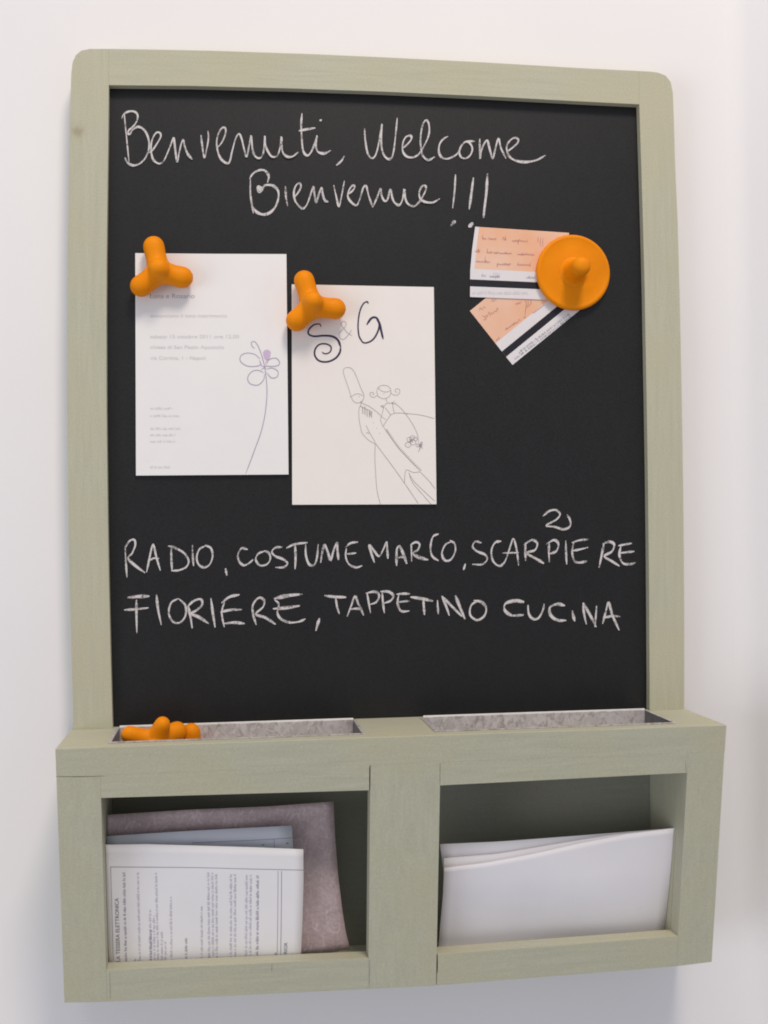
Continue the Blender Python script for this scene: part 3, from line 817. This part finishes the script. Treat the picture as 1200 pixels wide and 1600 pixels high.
ink.done('print', M_INKP, t1)
Y6 = crop(730, 440, 7.0588)
ink = Ink(st2, .0001)
for (x0, y0, x1, h, k, sl) in ((130, 330, 215, 36, 41, -.45), (200, 400, 350, 34, 42, -.5), (262, 232, 330, 30, 43, -.3), (530, 262, 605, 30, 44, -.35), (420, 540, 590, 22, 45, -.62), (720, 360, 860, 24, 46, -.7), (315, 660, 360, 24, 47, -.5)):
    scrib(ink, Y6, x0, y0, x1, h, k, .62, sl)
for P_ in ([(640, 205), (652, 250), (642, 320), (640, 375)], [(668, 200), (672, 250), (655, 292)], [(700, 200), (704, 235), (672, 285)], [(165, 375), (200, 395), (205, 415), (178, 425)], [(630, 380), (640, 395), (618, 400)]):
    ink.stroke(Y6(P_), .75, 4)
ink.done('handwriting', M_INKR, t2)
ink = Ink(st2, .0001)
d_ = Vector((1160 - 500, 345 - 850)); d_.normalize(); n_ = Vector((-d_.y, d_.x))
rr = random.Random(3); p = 0.0
base0 = Vector((535, 865))
while p < 780:
    for row_ in (0, 1):
        h = rr.uniform(14, 24); o = base0 + d_ * (p + rr.uniform(-3, 3)) - n_ * (6 + row_ * 26 + (18 if p > 90 else 0) * row_ * .3)
        if row_ == 1 and p < 60: continue
        e_ = o - n_ * h + d_ * rr.uniform(-7, 7)
        ink.stroke(Y6([(o.x, o.y), (e_.x, e_.y)]), .6, 1, False, smooth=False)
        if rr.random() < .6:
            e2 = o + d_ * 13
            ink.stroke(Y6([(o.x, o.y), (e2.x, e2.y)]), .6, 1, False, smooth=False)
    p += rr.choice((10, 10, 12, 12, 22))
ink.done('print', M_TGREY, t2)

# ------------------------------------------------------------------ orange magnets
def sd_cone(p, a, b, ra, rb):
    ab = b - a; t = max(0, min(1, (p - a).dot(ab) / ab.length_squared))
    # waist in the arm, bulb at the end
    r = ra + (rb - ra) * (t ** 1.7)
    return (p - a - ab * t).length - r
def tri_magnet(hub, arms, knob, label, group, sub=5, hub_r=.0062, waist=.0050):
    """arms: list of (end point, bulb radius); knob: (end, radius) short stud in the middle"""
    hub = Vector(hub)
    A_ = [(Vector(e), r, waist) for e, r in arms]
    K_ = (Vector(knob[0]), knob[1], knob[1] * .98)
    bm = bmesh.new()
    bmesh.ops.create_icosphere(bm, subdivisions=sub, radius=1)
    kk = .0035
    def sdf(p):
        d = 1e9
        vals = [sd_cone(p, hub, e, w, r) for e, r, w in A_ + [K_]]
        m0 = min(vals)
        return m0 - kk * math.log(sum(math.exp(-(v_ - m0) / kk) for v_ in vals)) * .55
    for v_ in bm.verts:
        d = v_.co.normalized()
        t = .040
        for _ in range(48):
            s_ = sdf(hub + d * t)
            t -= s_ * .85
            if abs(s_) < 3e-6: break
        v_.co = hub + d * t
    for _ in range(2):
        bmesh.ops.smooth_vert(bm, verts=bm.verts, factor=.5, use_axis_x=True, use_axis_y=True, use_axis_z=True)
    bmesh.ops.recalc_face_normals(bm, faces=bm.faces)
    o = link('magnet', bm, M_OR, None, True)
    setp(o, label, 'magnet', group)
    return o
BY = .0045 - .0004
def bl(u, v, r=.0072): return uy(u, v, BY - r), r
tri_magnet(uy(249, 425, BY - .0085), [bl(240.3, 386), bl(220.5, 447), bl(285, 433.5)], (uy(248, 419, -.0128), .0050),
           'orange three-lobed magnet holding the white flower card at its top left corner', 'three-lobed orange magnets on the chalkboard')
tri_magnet(uy(488, 479, BY - .0085), [bl(475.2, 439), bl(463.5, 501), bl(524, 482.5)], (uy(489.5, 470, -.0142), .0052),
           'orange three-lobed magnet holding the cream S&G card at its top left corner', 'three-lobed orange magnets on the chalkboard')
# in the tray
tz = lambda u, v, y: uy(u, v, y)
tri_magnet(tz(243, 1158, -.030), [(tz(203, 1148, -.034), .0058), (tz(276, 1143, -.0220), .0066), (tz(243, 1152, -.030) + Vector((0, -.004, -.006)), .0058)], (tz(254, 1131, -.036), .0047),
           'orange three-lobed magnet lying in the left tray with its stud pointing up', 'orange magnets lying in the left tray', sub=5, waist=.0042)
mg = tri_magnet(tz(297, 1155, -.0145), [(tz(297, 1155, -.0145) + Vector((.0030, 0, -.0080)), .0046), (tz(297, 1155, -.0145) + Vector((-.0035, 0, -.007)), .0050), (tz(288, 1160, -.0135), .0046)], (tz(299, 1142, -.0165), .0042),
           'small orange magnet stud showing at the right of the heap in the left tray', 'orange magnets lying in the left tray', sub=5, hub_r=.004, waist=.0040)
# round magnet with a finger knob
ctr = uy(896.4, 425.3, .0010)
def lathe(prof, seg, c, y0):
    bm = bmesh.new(); rows = []
    for r, h in prof:
        if r < 1e-6: rows.append([bm.verts.new((c.x, y0 - h, c.z))])
        else: rows.append([bm.verts.new((c.x + r * cos(2 * pi * k / seg), y0 - h, c.z + r * sin(2 * pi * k / seg))) for k in range(seg)])
    for a, b_ in zip(rows, rows[1:]):
        for k in range(seg):
            k2 = (k + 1) % seg
            if len(a) == 1: bm.faces.new((a[0], b_[k], b_[k2]))
            elif len(b_) == 1: bm.faces.new((a[k], b_[0], a[k2]))
            else: bm.faces.new((a[k], b_[k], b_[k2], a[k2]))
    bmesh.ops.recalc_face_normals(bm, faces=bm.faces)
    return bm
disc = link('magnet', lathe([(0, 0), (.0250, 0), (.0258, .0006), (.0262, .0016), (.0262, .0028), (.0259, .0036), (.0252, .0042), (.0243, .0045), (.0235, .0043), (.0222, .0040), (.0170, .0041), (.012, .0047), (0, .0050)], 96, ctr, .0047), M_OR, None, True)
setp(disc, 'round orange disc magnet with a finger knob pinning two peach tickets', 'magnet')
link('knob', lathe([(.0104, .0049), (.0092, .0054), (.0083, .0066), (.0077, .0088), (.0069, .0120), (.0065, .0160), (.0065, .0200), (.0061, .0228), (.0050, .0248), (.0032, .0260), (.0013, .0264), (0, .0265)], 48, ctr, .0047), M_OR, disc, True)

# ------------------------------------------------------------------ galvanised trays sunk in the ledge
def tray(x0, x1, label, zf):
    y0, y1 = TY0, TY1; zt = -H + .0004; w = .0007; lip = .0011
    bm = bmesh.new()
    def ring(x0_, x1_, y0_, y1_, z): return [bm.verts.new(p) for p in ((x0_, y0_, z), (x1_, y0_, z), (x1_, y1_, z), (x0_, y1_, z))]
    c_ = .0002
    L = [ring(x0 + c_, x1 - c_, y0 + c_, y1 - c_, zf), ring(x0 + c_, x1 - c_, y0 + c_, y1 - c_, zt - .0002), ring(x0 - lip, x1 + lip, y0 - lip, y1 + lip, zt - .0002),
         ring(x0 - lip, x1 + lip, y0 - lip, y1 + lip, zt + .0004), ring(x0 + w, x1 - w, y0 + w, y1 - w, zt + .0004), ring(x0 + w, x1 - w, y0 + w, y1 - w, zf + .0006)]
    for a, b_ in zip(L, L[1:]):
        for k in range(4): bm.faces.new((a[k], a[(k + 1) % 4], b_[(k + 1) % 4], b_[k]))
    bm.faces.new(list(reversed(L[0]))); bm.faces.new(L[-1])
    bmesh.ops.recalc_face_normals(bm, faces=bm.faces)
    bm.normal_update()
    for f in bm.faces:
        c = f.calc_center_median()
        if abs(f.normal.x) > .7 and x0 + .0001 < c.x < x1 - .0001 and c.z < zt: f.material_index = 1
    # folded bead along the back edge
    yb, zc, rb = y1 + .0004, zt + .0008, .00075
    ra = [[bm.verts.new((xx, yb + rb * cos(2 * pi * k / 10), zc + rb * sin(2 * pi * k / 10))) for k in range(10)] for xx in (x0 + .0006, x1 - .0006)]
    for k in range(10):
        f = bm.faces.new((ra[0][k], ra[0][(k + 1) % 10], ra[1][(k + 1) % 10], ra[1][k])); f.material_index = 2
    f = bm.faces.new(ra[0]); f.material_index = 2
    f = bm.faces.new(list(reversed(ra[1]))); f.material_index = 2
    bmesh.ops.recalc_face_normals(bm, faces=bm.faces)
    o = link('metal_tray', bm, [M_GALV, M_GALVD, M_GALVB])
    setp(o, label, 'tray', 'galvanised trays sunk in the ledge')
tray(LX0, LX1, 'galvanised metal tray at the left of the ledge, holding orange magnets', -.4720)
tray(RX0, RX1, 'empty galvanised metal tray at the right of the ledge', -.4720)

# ------------------------------------------------------------------ papers in the left pocket
CX = (.0246, .3904)
def lean(off, amp=0.0, fx=20, ph=0): return lambda x, z: slant(z) + .0134 + off + amp * sin(x * fx + ph)
sp = make_surf(lambda x, z: slant(z) + .0134 + .0150 + .0035 * sin((x - .05) * 16) * max(0, min(1, (z + .60) / .1)) - .0085 * max(0, min(1, (-.535 - z) / .045)) + .0008 * sin(x * 60 + z * 90) )
pk = sheet('handmade_paper', sp, [(156, 1274), (300, 1265), (420, 1260), (521, 1252.5)], [(168, 1519), (350, 1503), (470, 1493), (547, 1483.5)],
           right=[(521, 1252.5), (524, 1310), (528, 1365), (534, 1415), (540, 1455), (547, 1483.5)], nx=26, nz_=22, t=.0003, mats=M_PINK, clampx=CX)
setp(pk, 'mauve pink handmade paper with pale fibres, rearmost sheet in the left pocket', 'paper')
sg = make_surf(lean(.0090, .0008, 25))
gp = sheet('paper_sheet', sg, [(158, 1307), (300, 1298), (456, 1290)], [(172, 1518), (468, 1498)], nx=12, nz_=10, t=.0002, mats=M_GREYP, clampx=CX)
setp(gp, 'grey blue sheet tucked behind the printed page in the left pocket', 'paper')
ink = Ink(sg, .0001)
ink.stroke([(300, 1317), (400, 1312.5), (458, 1309)], .9, 2, False)
ink.stroke([(428, 1311), (429, 1330)], .8, 2, False)
ink.stroke([(447, 1318), (451, 1317.5)], 2.2, 2, False); ink.stroke([(409, 1320), (413, 1320)], 1.6, 2, False)
ink.done('print', M_INKDOC, gp)
sd2 = make_surf(lean(.0046, .0010, 30, 1))
d2 = sheet('paper_sheet', sd2, [(157, 1321), (250, 1321.5), (466, 1327.5)], [(172, 1518), (464, 1500)], nx=12, nz_=10, t=.0002, mats=M_DOC, clampx=CX)
setp(d2, 'white sheet directly behind the printed page in the left pocket', 'paper')
sd = make_surf(lambda x, z: slant(z) + .0134 + .0022 + .0006 * sin(x * 34) + .0005 * sin(x * 75 + z * 40))
doc = sheet('printed_page', sd, [(156, 1320), (228, 1319), (300, 1321), (400, 1324), (474, 1327)], [(172, 1521), (471, 1500)],
            right=[(474, 1327), (474.3, 1380), (472.5, 1440), (470, 1500)], nx=22, nz_=14, t=.0002, mats=M_DOC, clampx=CX)
setp(doc, 'white printed page standing sideways at the front of the left pocket', 'paper')
bm = bmesh.new()
text_mesh(bm, 'LA TESSERA ELETTRONICA', sd, 187.8, 1502.5, 1403, 6.0, angle=-2.5, bold=.012)
link('heading', bm, M_INKDOC, doc)
bm = bmesh.new()
text_mesh(bm, 'ERIOR', sd, 448.5, 1493.5, 1472.5, 5.2, angle=.5, bold=.01)
link('heading', bm, M_INKDOC, doc)
ink = Ink(sd, .0001)
ink.stroke([(177, 1500), (175, 1430), (173, 1355)], .8, 4, False); ink.stroke([(172, 1354.5), (300, 1355.5), (380, 1357.5), (474, 1359.5)], .8, 6, False)
ink.stroke([(433, 1497), (434, 1430), (434.5, 1361)], .7, 4, False); ink.stroke([(438.5, 1497), (439.5, 1430), (440, 1361)], .9, 4, False)
for k, (x0, y0, y1, w, dd) in enumerate(((198.5, 1502, 1363, 1.0, -3), (292.5, 1500, 1466, .8, 0), (403.5, 1495, 1368, 1.0, 1), (432, 1495, 1487, .9, 0), (213, 1503, 1497, .8, 0), (238, 1502, 1450, .8, -1))):
    glyphs(ink, x0, y0, y1, 4.4, w * .72, True, 50 + k, du=dd)
ink.done('print', M_INKDOC, doc)
ink = Ink(sd, .0001)
for k, (x0, y0, y1, dd) in enumerate(((220, 1501, 1363, -3), (237, 1501, 1420, -1), (243, 1501, 1430, -1), (248.5, 1501, 1364, -3), (254.5, 1501, 1456, 0), (260, 1501, 1471, 0), (269.5, 1500, 1401, -1), (317, 1499, 1415, -.5),
                                     (328.5, 1499, 1363, -1.5), (334.5, 1499, 1364, -1), (340.5, 1499, 1365, -1), (362.5, 1497, 1365, 0), (369, 1497, 1365, 0), (386, 1496, 1365, 1), (392.5, 1496, 1366, 1))):
    glyphs(ink, x0, y0, y1, 4.2, .62, True, 80 + k, du=dd)
ink.done('print', M_INKDOCP, doc)

# ------------------------------------------------------------------ papers in the right pocket
s3 = make_surf(lambda x, z: slant(z) + .0134 + .0100 + .0010 * sin(x * 22) + .0062 * max(0, min(1, (-.545 - z) / .045)) ** 1.4)
p3 = sheet('paper_sheet', s3, [(687.5, 1319), (780, 1315), (900, 1306), (1000, 1298), (1058, 1293.5)], [(712, 1512), (1045, 1480)], nx=18, nz_=10, t=.0003, mats=M_SHEET, clampx=CX)
setp(p3, 'blank white sheet at the back of the right pocket, top edge level', 'paper')
s4 = make_surf(lambda x, z: slant(z) + .0134 + .0064 + .0006 * sin(x * 30) + .0062 * max(0, min(1, (-.545 - z) / .045)) ** 1.4)
p4 = sheet('paper_sheet', s4, [(694, 1341), (780, 1334), (880, 1317), (960, 1304), (1060, 1293)], [(688, 1512), (1048, 1480)], nx=18, nz_=10, t=.0003, mats=M_SHEET, clampx=CX)
setp(p4, 'blank white sheet between two others in the right pocket', 'paper')
s5 = make_surf(lambda x, z: slant(z) + .0134 + .0024 + .0060 * max(0, min(1, (-.548 - z) / .045)) ** 1.5 + .0007 * sin(x * 41 + z * 60) + .0012 * max(0, (x - .345) / .045) ** 2 * max(0, (-.53 - z) / .06) + .0016 * max(0, (.25 - x) / .02) * max(0, (-.54 - z) / .05))
p5 = sheet('paper_sheet', s5, [(694.5, 1356), (760, 1348), (830, 1335), (910, 1317), (980, 1303), (1066, 1292.5)], [(683, 1510), (850, 1495), (1050, 1478)],
           left=[(694.5, 1356), (692, 1400), (687, 1455), (683, 1510)], right=[(1066, 1292.5), (1063, 1340), (1059, 1390), (1054, 1440), (1050, 1478)], nx=26, nz_=20, t=.0003, mats=M_SHEET, clampx=CX)
setp(p5, 'blank white sheet at the front of the right pocket with a slanting top edge', 'paper')
for o in (pk, gp, d2, doc, p3, p4, p5):
    for f in o.data.polygons: f.use_smooth = True
